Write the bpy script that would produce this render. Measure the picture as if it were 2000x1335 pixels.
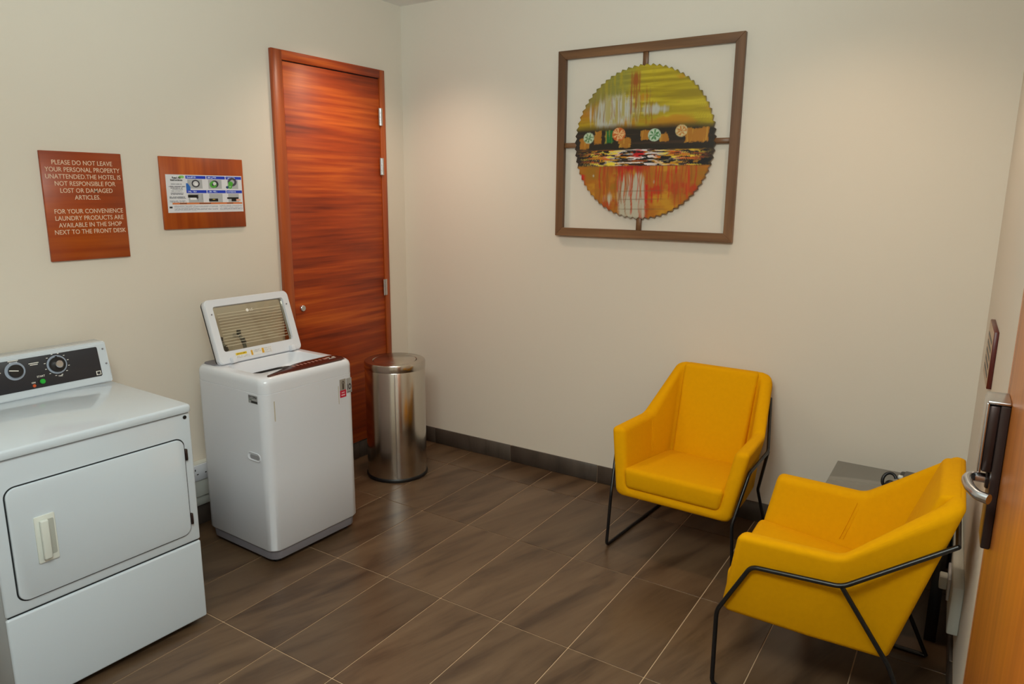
import bpy, bmesh, math, random
import numpy as np
from mathutils import Vector, Matrix

for o in list(bpy.data.objects):
    bpy.data.objects.remove(o)
scene = bpy.context.scene
COL = scene.collection
random.seed(7)
PI = math.pi

# ------------------------------------------------------------------ camera
def cam_axes(yaw, pitch, roll):
    fw = Vector((math.sin(yaw)*math.cos(pitch), math.cos(yaw)*math.cos(pitch), -math.sin(pitch)))
    rt = Vector((math.cos(yaw), -math.sin(yaw), 0)); up = rt.cross(fw)
    return rt*math.cos(roll)+up*math.sin(roll), -rt*math.sin(roll)+up*math.cos(roll), fw
cam_d = bpy.data.cameras.new('camera'); cam = bpy.data.objects.new('camera', cam_d); COL.objects.link(cam)
_rt, _up, _fw = cam_axes(-0.573, 0.2064, 0.0076)
cam.matrix_world = Matrix(((_rt.x, _up.x, -_fw.x, 3.1297), (_rt.y, _up.y, -_fw.y, -3.5648), (_rt.z, _up.z, -_fw.z, 1.6483), (0, 0, 0, 1)))
cam_d.sensor_width = 36; cam_d.sensor_fit = 'HORIZONTAL'; cam_d.lens = 1398.0222/2000*36
cam_d.clip_start = 0.02
scene.camera = cam

# ------------------------------------------------------------------ world, lights, exposure
scene.view_settings.view_transform = 'Standard'
scene.view_settings.look = 'None'
scene.view_settings.gamma = 1.0
scene.view_settings.use_curve_mapping = False
scene.view_settings.exposure = 0.09
world = bpy.data.worlds.new('world'); scene.world = world; world.use_nodes = True
world.node_tree.nodes['Background'].inputs[0].default_value = (0.80, 0.90, 1.0, 1)
world.node_tree.nodes['Background'].inputs[1].default_value = 0.15

def spot(loc, power, size=105, blend=0.75, col=(1, .80, .58), r=0.05):
    d = bpy.data.lights.new('ceiling_spot', 'SPOT'); d.energy = power; d.color = col
    d.spot_size = math.radians(size); d.spot_blend = blend; d.shadow_soft_size = r
    o = bpy.data.objects.new('ceiling_spot', d); COL.objects.link(o); o.location = loc
    return o
def area(loc, target, sx, sy, power, col):
    d = bpy.data.lights.new('area_lamp', 'AREA'); d.shape = 'RECTANGLE'; d.size = sx; d.size_y = sy
    d.energy = power; d.color = col
    o = bpy.data.objects.new('area_lamp', d); COL.objects.link(o); o.location = loc
    o.rotation_euler = (Vector(target)-Vector(loc)).to_track_quat('-Z', 'Y').to_euler()
    return o
H = 2.75
WARM = (1.0, .80, .62)
spot((0.50, -0.66, H-.03), 42, 120, .95, col=(1.0, .78, .60), r=.08)
spot((2.62, -0.66, H-.03), 25, 126, .95, col=(1.0, .76, .54), r=.08)
# unseen fill panel below the ceiling, added to brighten the whole room
area((2.5, -3.35, H-.12), (1.9, -1.3, 0), 1.0, .6, 46, (.92, 1.0, .93))
# flash on the camera, turned up to bounce off the ceiling
fl_ = spot((2.95, -3.35, 1.80), 140, 106, .8, (.72, .97, 1.0), .06)
fl_.name = 'bounce_flash'; fl_.rotation_euler = (Vector((2.3, -2.6, H))-Vector(fl_.location)).to_track_quat('-Z', 'Y').to_euler()
# bright hallway outside the open door: its ceiling panel and its glazed far side
area((4.2, -3.3, 2.68), (4.2, -3.3, 0), 1.2, 2.4, 40, (.76, .95, 1.0))
area((5.25, -3.4, 1.35), (3.0, -3.3, 1.2), 2.4, 2.2, 22, (.72, .94, 1.0))

# ------------------------------------------------------------------ helpers: objects
def prop(o, label=None, cat=None, group=None, kind=None):
    if label: o['label'] = label
    if cat: o['category'] = cat
    if group: o['group'] = group
    if kind: o['kind'] = kind
    return o
def empty(name, loc, rz=0, label=None, cat=None, group=None):
    o = bpy.data.objects.new(name, None); COL.objects.link(o); o.location = loc; o.rotation_euler = (0, 0, rz)
    o.empty_display_size = .1
    return prop(o, label, cat, group)
def link(name, me, mat, parent=None, smooth=False):
    o = bpy.data.objects.new(name, me); COL.objects.link(o)
    if parent: o.parent = parent
    if mat and not me.materials: me.materials.append(mat)
    if smooth:
        me.polygons.foreach_set('use_smooth', [True]*len(me.polygons))
    return o
def from_bm(name, bm, mat, parent=None, smooth=False, angle=None):
    me = bpy.data.meshes.new(name)
    bmesh.ops.recalc_face_normals(bm, faces=bm.faces)
    if angle is not None:
        smooth = True
        a = math.radians(angle)
        for e in bm.edges:
            e.smooth = (len(e.link_faces) == 2 and e.calc_face_angle(0) < a)
    bm.to_mesh(me); bm.free()
    return link(name, me, mat, parent, smooth)
def box_bm(lo, hi, bev=0, seg=2, bm=None):
    bm2 = bmesh.new()
    M = Matrix.Translation(((lo[0]+hi[0])/2, (lo[1]+hi[1])/2, (lo[2]+hi[2])/2)) @ Matrix.Diagonal((hi[0]-lo[0], hi[1]-lo[1], hi[2]-lo[2], 1))
    bmesh.ops.create_cube(bm2, size=1, matrix=M)
    if bev > 0:
        bmesh.ops.bevel(bm2, geom=bm2.edges[:]+bm2.verts[:], offset=bev, segments=seg, profile=.5, affect='EDGES')
    if bm is None: return bm2
    merge(bm, bm2); return bm
def merge(bm, other):
    me = bpy.data.meshes.new('tmp'); other.to_mesh(me); other.free(); bm.from_mesh(me); bpy.data.meshes.remove(me)
def box(name, lo, hi, mat, parent=None, bev=0, seg=2):
    return from_bm(name, box_bm(lo, hi, bev, seg), mat, parent, angle=(35 if bev else None))
def ring_pts(cx, cy, hx, hy, r, z, n=12):
    """rounded rectangle loop in xy, n points on each corner"""
    r = min(r, hx, hy); P = []
    for q, (sx, sy) in enumerate(((1, 1), (-1, 1), (-1, -1), (1, -1))):
        for i in range(n):
            a = q*PI/2 + (i/(n-1))*PI/2 if n > 1 else q*PI/2
            P.append((cx+sx*(hx-r)+r*math.cos(a), cy+sy*(hy-r)+r*math.sin(a), z))
    return P
def loft(loops, cap0=True, cap1=True, bm=None):
    bm = bm or bmesh.new(); R = []
    for L in loops: R.append([bm.verts.new(p) for p in L])
    n = len(R[0])
    for a, b in zip(R[:-1], R[1:]):
        for i in range(n):
            j = (i+1) % n
            try: bm.faces.new((a[i], a[j], b[j], b[i]))
            except ValueError: pass
    if cap0: bm.faces.new(list(reversed(R[0])))
    if cap1: bm.faces.new(R[-1])
    return bm
def lathe(prof, n=64, c=(0, 0, 0), cap0=True, cap1=True):
    return loft([[(c[0]+r*math.cos(2*PI*i/n), c[1]+r*math.sin(2*PI*i/n), c[2]+z) for i in range(n)] for r, z in prof], cap0, cap1)
def round_path(pts, r=.02, n=4):
    pts = [Vector(p) for p in pts]; out = [pts[0]]
    for a, b, c in zip(pts[:-2], pts[1:-1], pts[2:]):
        d1 = (a-b); d2 = (c-b); k = min(r, d1.length*.45, d2.length*.45)
        p0 = b+d1.normalized()*k; p2 = b+d2.normalized()*k
        for i in range(n+1):
            t = i/n; out.append(p0*(1-t)**2+b*2*t*(1-t)+p2*t*t)
    out.append(pts[-1]); return out
def tube(path, r, n=10, bm=None):
    path = [Vector(p) for p in path]; loops = []
    t = (path[1]-path[0]).normalized()
    u = t.orthogonal().normalized()
    for i, p in enumerate(path):
        t = (path[min(i+1, len(path)-1)]-path[max(i-1, 0)]).normalized()
        u = (u-t*u.dot(t)).normalized(); v = t.cross(u)
        rr = r(i/(len(path)-1)) if callable(r) else r
        loops.append([tuple(p+u*rr*math.cos(2*PI*k/n)+v*rr*math.sin(2*PI*k/n)) for k in range(n)])
    return loft(loops, bm=bm)
def tube_obj(name, path, r, mat, parent=None, n=10):
    return from_bm(name, tube(path, r, n), mat, parent, angle=40)
def cyl_dir(p0, p1, r, n=24, bev=0):
    """closed cylinder p0->p1 with a small chamfer"""
    p0 = Vector(p0); p1 = Vector(p1); t = (p1-p0).normalized(); u = t.orthogonal().normalized(); v = t.cross(u); L = (p1-p0).length
    prof = [(r, 0), (r, L)] if not bev else [(r, 0), (r, L-bev), (r-bev, L)]
    return loft([[tuple(p0+t*z+(u*math.cos(2*PI*k/n)+v*math.sin(2*PI*k/n))*rr) for k in range(n)] for rr, z in prof])
def text_mesh(name, s, size, mat, parent, M, align='CENTER', bold=0.0, extrude=.0006, ls=1.0):
    cu = bpy.data.curves.new(name, 'FONT'); cu.body = s; cu.size = size; cu.align_x = align; cu.extrude = extrude
    cu.offset = bold; cu.space_line = ls; cu.resolution_u = 3
    t = bpy.data.objects.new('tmp_text', cu); COL.objects.link(t)
    me = bpy.data.meshes.new_from_object(t.evaluated_get(bpy.context.evaluated_depsgraph_get()))
    bpy.data.objects.remove(t); bpy.data.curves.remove(cu)
    me.transform(M); me.name = name
    return link(name, me, mat, parent)
def frame_mat(o, x, y):
    """matrix mapping text x,y axes onto world vectors x,y at origin o"""
    x = Vector(x).normalized(); y = Vector(y).normalized(); z = x.cross(y)
    return Matrix(((x.x, y.x, z.x, o[0]), (x.y, y.y, z.y, o[1]), (x.z, y.z, z.z, o[2]), (0, 0, 0, 1)))
def srgb(r, g, b):
    f = lambda c: c/12.92 if c <= .04045 else ((c+.055)/1.055)**2.4
    return (f(r/255), f(g/255), f(b/255), 1)

# ------------------------------------------------------------------ helpers: materials
MATS = {}
def mat(name, col, rough=.5, metal=0, spec=.5, coat=0, bump=None, var=None, sheen=0):
    """principled; var=(scale, amount) mottles the colour, bump=(scale, strength)"""
    if name in MATS: return MATS[name]
    m = bpy.data.materials.new(name); m.use_nodes = True; nt = m.node_tree; b = nt.nodes['Principled BSDF']
    b.inputs['Base Color'].default_value = col; b.inputs['Roughness'].default_value = rough
    b.inputs['Metallic'].default_value = metal; b.inputs['Specular IOR Level'].default_value = spec
    b.inputs['Coat Weight'].default_value = coat; b.inputs['Coat Roughness'].default_value = .12
    if sheen: b.inputs['Sheen Weight'].default_value = sheen
    tc = nt.nodes.new('ShaderNodeTexCoord')
    if var:
        n = nt.nodes.new('ShaderNodeTexNoise'); n.inputs['Scale'].default_value = var[0]; n.inputs['Detail'].default_value = 5
        nt.links.new(tc.outputs['Object'], n.inputs['Vector'])
        mx = nt.nodes.new('ShaderNodeMix'); mx.data_type = 'RGBA'
        mx.inputs[6].default_value = tuple(c*(1-var[1]) for c in col[:3])+(1,); mx.inputs[7].default_value = tuple(min(1, c*(1+var[1])) for c in col[:3])+(1,)
        nt.links.new(n.outputs[0], mx.inputs[0]); nt.links.new(mx.outputs[2], b.inputs['Base Color'])
    if bump:
        n = nt.nodes.new('ShaderNodeTexNoise'); n.inputs['Scale'].default_value = bump[0]; n.inputs['Detail'].default_value = 3
        nt.links.new(tc.outputs['Object'], n.inputs['Vector'])
        bp = nt.nodes.new('ShaderNodeBump'); bp.inputs['Strength'].default_value = bump[1]; bp.inputs['Distance'].default_value = .002
        nt.links.new(n.outputs[0], bp.inputs['Height']); nt.links.new(bp.outputs[0], b.inputs['Normal'])
    MATS[name] = m; return m
def wood(name, dark, mid, light, axis, rough=.4, warp=.35, scale=9.0, coat=.15):
    """veneer: grain runs along `axis` (0 x, 1 y, 2 z)"""
    m = bpy.data.materials.new(name); m.use_nodes = True; nt = m.node_tree; b = nt.nodes['Principled BSDF']; N = nt.nodes.new; Lk = nt.links.new
    tc = N('ShaderNodeTexCoord'); mp = N('ShaderNodeMapping'); s = [1.0, 1.0, 1.0]; s[axis] = .16; mp.inputs['Scale'].default_value = s
    Lk(tc.outputs['Object'], mp.inputs['Vector'])
    n1 = N('ShaderNodeTexNoise'); n1.inputs['Scale'].default_value = 3.2; n1.inputs['Detail'].default_value = 1.2; n1.inputs['Distortion'].default_value = warp
    n2 = N('ShaderNodeTexNoise'); n2.inputs['Scale'].default_value = scale*7; n2.inputs['Detail'].default_value = 6
    mp2 = N('ShaderNodeMapping'); s2 = [1.0, 1.0, 1.0]; s2[axis] = .04; mp2.inputs['Scale'].default_value = s2
    Lk(tc.outputs['Object'], mp2.inputs['Vector']); Lk(mp2.outputs[0], n2.inputs['Vector']); Lk(mp.outputs[0], n1.inputs['Vector'])
    w = N('ShaderNodeMath'); w.operation = 'MULTIPLY'; w.inputs[1].default_value = scale; Lk(n1.outputs[0], w.inputs[0])
    fr = N('ShaderNodeMath'); fr.operation = 'PINGPONG'; fr.inputs[1].default_value = 1; Lk(w.outputs[0], fr.inputs[0])
    mx = N('ShaderNodeMath'); mx.operation = 'MULTIPLY_ADD'; mx.inputs[1].default_value = .26; Lk(fr.outputs[0], mx.inputs[0])
    sc = N('ShaderNodeMath'); sc.operation = 'MULTIPLY'; sc.inputs[1].default_value = .74; Lk(n2.outputs[0], sc.inputs[0]); Lk(sc.outputs[0], mx.inputs[2])
    cr = N('ShaderNodeValToRGB'); e = cr.color_ramp.elements
    e[0].position = .24; e[0].color = dark; e[1].position = .74; e[1].color = light; k = e.new(.50); k.color = mid
    Lk(mx.outputs[0], cr.inputs[0]); Lk(cr.outputs[0], b.inputs['Base Color'])
    b.inputs['Roughness'].default_value = rough; b.inputs['Coat Weight'].default_value = coat; b.inputs['Coat Roughness'].default_value = .25
    bp = N('ShaderNodeBump'); bp.inputs['Strength'].default_value = .08; bp.inputs['Distance'].default_value = .001
    Lk(n2.outputs[0], bp.inputs['Height']); Lk(bp.outputs[0], b.inputs['Normal'])
    return m
def paint_mat(name, rough=.45, coat=0):
    m = bpy.data.materials.new(name); m.use_nodes = True; nt = m.node_tree; b = nt.nodes['Principled BSDF']
    a = nt.nodes.new('ShaderNodeAttribute'); a.attribute_name = 'print'
    nt.links.new(a.outputs['Color'], b.inputs['Base Color']); b.inputs['Roughness'].default_value = rough
    b.inputs['Coat Weight'].default_value = coat
    return m
def tile_mat(name, c0, c1, streak, rough):
    m = bpy.data.materials.new(name); m.use_nodes = True; nt = m.node_tree; b = nt.nodes['Principled BSDF']; N = nt.nodes.new; Lk = nt.links.new
    tc = N('ShaderNodeTexCoord'); oi = N('ShaderNodeObjectInfo')
    off = N('ShaderNodeVectorMath'); off.operation = 'SCALE'; off.inputs[0].default_value = (37, 91, 53); Lk(oi.outputs['Random'], off.inputs['Scale'])
    ad = N('ShaderNodeVectorMath'); Lk(tc.outputs['Object'], ad.inputs[0]); Lk(off.outputs[0], ad.inputs[1])
    mp = N('ShaderNodeMapping'); mp.vector_type = 'TEXTURE'; mp.inputs['Rotation'].default_value = (0, 0, math.radians(-16)); mp.inputs['Scale'].default_value = (.22, 1.5, 1)
    Lk(ad.outputs[0], mp.inputs['Vector'])
    n = N('ShaderNodeTexNoise'); n.inputs['Scale'].default_value = 2.4; n.inputs['Detail'].default_value = 5; n.inputs['Roughness'].default_value = .6; n.inputs['Distortion'].default_value = .5
    Lk(mp.outputs[0], n.inputs['Vector'])
    cr = N('ShaderNodeValToRGB'); e = cr.color_ramp.elements; e[0].position = .30; e[0].color = streak; e[1].position = .72; e[1].color = c1; k = e.new(.47); k.color = c0
    Lk(n.outputs[0], cr.inputs[0])
    hs = N('ShaderNodeHueSaturation'); Lk(cr.outputs[0], hs.inputs['Color'])
    mr = N('ShaderNodeMapRange'); mr.inputs[3].default_value = .86; mr.inputs[4].default_value = 1.14; Lk(oi.outputs['Random'], mr.inputs[0]); Lk(mr.outputs[0], hs.inputs['Value'])
    Lk(hs.outputs[0], b.inputs['Base Color']); b.inputs['Roughness'].default_value = rough
    n3 = N('ShaderNodeTexNoise'); n3.inputs['Scale'].default_value = 160; Lk(tc.outputs['Object'], n3.inputs['Vector'])
    bp = N('ShaderNodeBump'); bp.inputs['Strength'].default_value = .05; bp.inputs['Distance'].default_value = .001; Lk(n3.outputs[0], bp.inputs['Height']); Lk(bp.outputs[0], b.inputs['Normal'])
    return m

M_WALL = mat('wall_paint', srgb(222, 212, 198), .75, bump=(220, .05), var=(1.2, .015))
M_CEIL = mat('ceiling_paint', srgb(240, 236, 232), .85)
M_GROUT = mat('grout', srgb(198, 168, 136), .85, var=(40, .1))
M_TILE = tile_mat('floor_tile_stone', srgb(90, 69, 50), srgb(106, 84, 63), srgb(64, 46, 32), .30)
M_SKIRT = tile_mat('skirting_stone', srgb(74, 64, 57), srgb(86, 76, 68), srgb(58, 50, 44), .35)
M_DOOR = wood('cherry_door', srgb(110, 32, 4), srgb(168, 62, 10), srgb(208, 98, 26), 1, rough=.5, coat=.04, scale=7.0, warp=.35)
M_DFRAME = wood('cherry_frame', srgb(120, 44, 10), srgb(156, 66, 20), srgb(182, 88, 32), 2, scale=5.0)
M_SIGNH = wood('cherry_board_h', srgb(132, 48, 6), srgb(160, 64, 10), srgb(184, 86, 20), 1, scale=5.0, warp=.1, coat=.05)
M_SIGNV = wood('cherry_board_v', srgb(136, 52, 6), srgb(166, 70, 10), srgb(190, 92, 22), 2, scale=5.0, warp=.1, coat=.05)
M_LEAF = wood('entry_door_veneer', srgb(160, 86, 18), srgb(186, 104, 26), srgb(204, 122, 36), 2, scale=4.0, warp=.2)
M_WALNUT = wood('brown_oak', srgb(84, 56, 34), srgb(116, 80, 50), srgb(144, 104, 68), 2, scale=5.0, coat=0)
M_WALNUTH = wood('brown_oak_h', srgb(84, 56, 34), srgb(116, 80, 50), srgb(144, 104, 68), 0, scale=5.0, coat=0)
M_ENAMEL = mat('white_enamel', srgb(202, 211, 220), .10, coat=.4)
M_PLASTIC = mat('white_plastic', srgb(218, 220, 227), .25, coat=.2)
M_OFFWHITE = mat('cream_plastic', srgb(212, 215, 208), .4)
M_GREY = mat('grey_plastic', srgb(118, 114, 120), .45)
M_BLACK = mat('black_plastic', srgb(18, 17, 19), .4)
M_CONSOLE = mat('console_black', srgb(40, 40, 46), .35)
M_GAP = mat('dark_gap', srgb(26, 30, 34), .8)
M_STEEL = mat('polished_steel', srgb(205, 200, 192), .22, metal=1)
M_CHROME = mat('satin_chrome', srgb(205, 205, 208), .25, metal=1)
M_DARKSTEEL = mat('dark_bronze', srgb(58, 46, 44), .35, metal=.6)
M_RODBLACK = mat('black_powder_coat', srgb(16, 16, 18), .35)
M_YELLOW = mat('yellow_fabric', srgb(222, 157, 0), .9, bump=(900, .25), var=(60, .05), spec=.1)
M_WHITEINK = mat('white_ink', srgb(232, 228, 220), .6)
M_SILVERINK = mat('silver_lettering', srgb(226, 196, 170), .45)
M_GREEN = mat('green_button', srgb(16, 168, 48), .3, coat=.3)
M_ORANGE = mat('amber_lens', srgb(200, 82, 36), .3, coat=.3)
M_MAROON = mat('maroon_panel', srgb(46, 10, 10), .25, coat=.3)
M_DRUM = mat('drum_steel', srgb(120, 120, 122), .35, metal=.9)
M_PRINT = paint_mat('printed_surface', .4)
M_OIL = paint_mat('oil_paint', .38)
M_HOSE = mat('grey_braid_hose', srgb(110, 116, 112), .5)
M_TABLE = mat('grey_glass', srgb(112, 108, 100), .12, coat=.3)

def glass(name, tint, mixf=.9):
    m = bpy.data.materials.new(name); m.use_nodes = True; nt = m.node_tree
    for n in list(nt.nodes):
        if n.type != 'OUTPUT_MATERIAL': nt.nodes.remove(n)
    out = nt.nodes['Material Output']; t = nt.nodes.new('ShaderNodeBsdfTransparent'); t.inputs[0].default_value = tint
    g = nt.nodes.new('ShaderNodeBsdfGlossy'); g.inputs['Roughness'].default_value = .03
    fr = nt.nodes.new('ShaderNodeFresnel'); fr.inputs[0].default_value = 1.45
    mx = nt.nodes.new('ShaderNodeMixShader'); nt.links.new(fr.outputs[0], mx.inputs[0]); nt.links.new(t.outputs[0], mx.inputs[1]); nt.links.new(g.outputs[0], mx.inputs[2])
    nt.links.new(mx.outputs[0], out.inputs[0]); return m
M_GLASS = glass('smoked_glass', (.86, .84, .77, 1))

# ------------------------------------------------------------------ the room
W0 = 3.2; SK = .026                      # the right wall runs slightly out of square
RW = lambda y: W0-SK*y
YF = -4.3
XO = RW(YF)+.15
def struct(name, o): return prop(o, kind='structure')
def prism(name, pts, z0, z1, m, parent=None):
    return from_bm(name, loft([[(x, y, z0) for x, y in pts], [(x, y, z1) for x, y in pts]]), m, parent)
prop(box('wall_left', (-.12, YF-.12, -.05), (0, .12, H+.05), M_WALL), kind='structure')
prop(box('wall_back', (0, 0, -.05), (XO, .12, H+.05), M_WALL), kind='structure')
prop(box('wall_front', (0, YF-.12, -.05), (XO, YF, H+.05), M_WALL), kind='structure')
prop(box('ceiling', (-.12, YF-.12, H), (5.6, .12, H+.1), M_CEIL), kind='structure')
# right wall with the doorway between y=-2.90 and y=-3.80
D0, D1, DH = -2.92, -3.82, 2.2
bm = bmesh.new()
def wallseg(y0, y1, z0, z1):
    loft([[(RW(y0), y0, z), (RW(y1), y1, z), (RW(y1)+.12, y1, z), (RW(y0)+.12, y0, z)] for z in (z0, z1)], bm=bm)
wallseg(0, D0, -.05, H); wallseg(D1, YF, -.05, H); wallseg(D0, D1, DH, H)
prop(from_bm('wall_right', bm, M_WALL), kind='structure')
# hallway beyond the doorway
prop(box('wall_hall_far', (5.5, -5.2, -.05), (5.6, -1.6, H), M_WALL), kind='structure')
prop(box('wall_hall_side', (3.42, -1.6, -.05), (5.6, -1.5, H), M_WALL), kind='structure')
prop(box('wall_hall_end', (3.42, -5.3, -.05), (5.6, -5.2, H), M_WALL), kind='structure')

# floor: slab of grout with the tiles as pieces on it
floor = prop(box('floor', (-.1, YF-.1, -.06), (5.6, .1, -.0025), M_GROUT), kind='structure')
GX, D1R, TW, TL, GR = .5301, .2628, .3, .6, .0043
def tile_mesh(lx, ly, h=.012):
    return box_bm((-lx/2, -ly/2, -h), (lx/2, ly/2, 0), .0008, 1)
tile_cache = {}
def add_tile(x0, x1, y0, y1):
    x0 += GR/2; x1 -= GR/2; y0 += GR/2; y1 -= GR/2
    if x1-x0 < .02 or y1-y0 < .02: return
    k = (round(x1-x0, 3), round(y1-y0, 3))
    if k not in tile_cache:
        o = from_bm('tile', tile_mesh(*k), M_TILE, floor); tile_cache[k] = o.data
    else:
        o = link('tile', tile_cache[k], None, floor)
    o.location = ((x0+x1)/2, (y0+y1)/2, 0)
xs = [0]+[GX+TW*k for k in range(-1, 10) if 0 < GX+TW*k < RW(YF)]+[RW(YF)]
ys = [0]+[-(D1R+TL*k) for k in range(0, 7) if -(D1R+TL*k) > YF]+[YF]
for a, b in zip(xs[:-1], xs[1:]):
    for c, d in zip(ys[:-1], ys[1:]): add_tile(a, b, d, c)

# skirting tiles
def skirting(name, p0, p1, joints, h=.104, t=.011):
    """p0->p1 along the wall, room on the right-hand side of the direction"""
    p0 = Vector(p0); p1 = Vector(p1); d = (p1-p0); L = d.length; d.normalize(); nrm = Vector((d.y, -d.x))
    e = empty(name, (p0.x, p0.y, 0), math.atan2(d.y, d.x)); prop(e, kind='structure')
    box('grout_bed', (0, -t*.6, 0), (L, -.0005, h-.001), M_GROUT, e)
    js = [0]+[j for j in joints if .01 < j < L-.01]+[L]
    for a, b in zip(js[:-1], js[1:]):
        box('skirting_tile', (a+.0015, -t, .001), (b-.0015, -.001, h), M_SKIRT, e, .001, 1)
skirting('baseboard_back', (0, 0), (W0, 0), [GX-.3+.6*k for k in range(6)])
skirting('baseboard_left', (0, YF), (0, -.012), [-YF-.49-.6*k for k in range(6, -1, -1)])
skirting('baseboard_right', (W0, -.012), (RW(D0+.06), D0+.06), [.33+.6*k for k in range(5)])

# ------------------------------------------------------------------ cupboard door in the left wall
d = empty('door_1', (0, -.596, .108)); prop(d, kind='structure')
yl, yr, zt = -1.0108+.596, -.1816+.596, 2.353-.108
fw_ = .066
def bar(name, y0, y1, z0, z1, x1, m, par, bev=.002, x0=0): return box(name, (x0, y0, z0), (x1, y1, z1), m, par, bev, 1)
bar('frame_post', yl, yl+fw_, 0, zt, .022, M_DFRAME, d); bar('frame_post', yr-.042, yr, 0, zt, .022, M_DFRAME, d)
bar('frame_head', yl+fw_, yr-.042, zt-.048, zt, .022, M_DOOR, d)
bar('shadow_gap', yl+fw_, yr-.042, 0.0, zt-.048, .004, M_GAP, d, 0)
leafp = bar('door_panel', yl+fw_+.004, yr-.042-.004, .004, zt-.054, .016, M_DOOR, d)
for z in (2.084, 1.794, 1.056):
    hg = from_bm('hinge', cyl_dir((.024, yr-.045, z-.108-.05), (.024, yr-.045, z-.108+.05), .0065, 12, .001), M_CHROME, d, angle=40)
    box('hinge_leaf', (.0005, -.016, -.05), (.0035, .016, .05), M_CHROME, hg).location = (.0205, yr-.045, z-.108)
lk = from_bm('lock_cylinder', cyl_dir((.015, yl+fw_+.05, .90), (.030, yl+fw_+.05, .90), .017, 20, .002), M_CHROME, d, angle=40)

# ------------------------------------------------------------------ painted grids
def vnoise(x, y, seed=0):
    """value noise on numpy arrays"""
    rs = np.random.RandomState(seed); T = rs.rand(257, 257)
    xi = np.floor(x).astype(int); yi = np.floor(y).astype(int); fx = x-xi; fy = y-yi
    fx = fx*fx*(3-2*fx); fy = fy*fy*(3-2*fy); xi %= 256; yi %= 256
    return (T[xi, yi]*(1-fx)+T[xi+1, yi]*fx)*(1-fy)+(T[xi, yi+1]*(1-fx)+T[xi+1, yi+1]*fx)*fy
def fbm(x, y, seed=0, o=4):
    s = 0; a = .5; t = 0
    for k in range(o): s = s+a*vnoise(x*2**k+17*k, y*2**k+31*k, seed+k); t += a; a *= .5
    return s/t
def mixc(c, col, m):
    col = np.array(srgb(*col)[:3]); m = np.clip(m, 0, 1)[..., None]; return c*(1-m)+col*m
def sm(a, b, x):
    t = np.clip((x-a)/(b-a), 0, 1); return t*t*(3-2*t)
def set_print(me, cols):
    at = me.color_attributes.new('print', 'FLOAT_COLOR', 'POINT')
    c = np.ones((len(cols), 4), dtype=np.float32); c[:, :3] = cols; at.data.foreach_set('color', c.ravel())
def printed_sheet(name, o, ux, uy, w, h, nx, ny, fn, parent, m=None, thick=.0008):
    """flat printed sheet: origin o (lower left), axes ux, uy; fn(X,Y)->linear rgb with X,Y in 0..1"""
    o = Vector(o); ux = Vector(ux).normalized(); uy = Vector(uy).normalized(); nz = ux.cross(uy)
    X, Y = np.meshgrid(np.linspace(0, 1, nx+1), np.linspace(0, 1, ny+1)); cols = fn(X, Y).reshape(-1, 3)
    V = [tuple(o+ux*(x*w)+uy*(y*h)+nz*thick) for x, y in zip(X.ravel(), Y.ravel())]
    F = [(j*(nx+1)+i, j*(nx+1)+i+1, (j+1)*(nx+1)+i+1, (j+1)*(nx+1)+i) for j in range(ny) for i in range(nx)]
    nb = len(V)
    cs = (0, nx, (ny+1)*(nx+1)-1, ny*(nx+1))
    V += [tuple(Vector(V[c])-nz*thick) for c in cs]
    F += [(nb+3, nb+2, nb+1, nb)]
    b0, b1, b2, b3 = nb, nb+1, nb+2, nb+3
    F += [tuple(range(nx, -1, -1))+(b0, b1), tuple(nx+(nx+1)*j for j in range(ny, -1, -1))+(b1, b2),
          tuple(ny*(nx+1)+i for i in range(nx+1))+(b2, b3), tuple((nx+1)*j for j in range(ny+1))+(b3, b0)]
    me = bpy.data.meshes.new(name); me.from_pydata(V, [], F)
    set_print(me, np.vstack([cols, cols[list(cs)]]))
    return link(name, me, m or M_PRINT, parent)
def base(X, col): return np.ones(X.shape+(3,))*np.array(srgb(*col)[:3])
def rect(X, Y, x0, x1, y0, y1): return ((X >= x0) & (X <= x1) & (Y >= y0) & (Y <= y1)).astype(float)

# ------------------------------------------------------------------ wall signs
e = empty('notice_board', (0, (-2.1478-1.8263)/2, (1.3594+1.7945)/2), 0, 'tall cherry wood notice board with ten lines of silver lettering', 'sign')
hw, hh = (2.1478-1.8263)/2, (1.7945-1.3594)/2
box('board', (.0005, -hw, -hh), (.012, hw, hh), M_SIGNH, e, .001, 1)
lines = ['PLEASE DO NOT LEAVE', 'YOUR PERSONAL PROPERTY', 'UNATTENDED.THE HOTEL IS', 'NOT RESPONSIBLE FOR', 'LOST OR DAMAGED', 'ARTICLES.', '', 'FOR YOUR CONVENIENCE', 'LAUNDRY PRODUCTS ARE', 'AVAILABLE IN THE SHOP', 'NEXT TO THE FRONT DESK']
ctr = [0, .001, .001, .004, .006, .006, 0, .008, .008, .008, .006]
for i, s in enumerate(lines):
    if s: text_mesh('lettering', s, .0258, M_SILVERINK, e, frame_mat((.0122, ctr[i], hh-.052-.0276*i), (0, 1, 0), (0, 0, 1)) @ Matrix.Diagonal((.89, 1, 1, 1)), bold=.0001)

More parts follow.
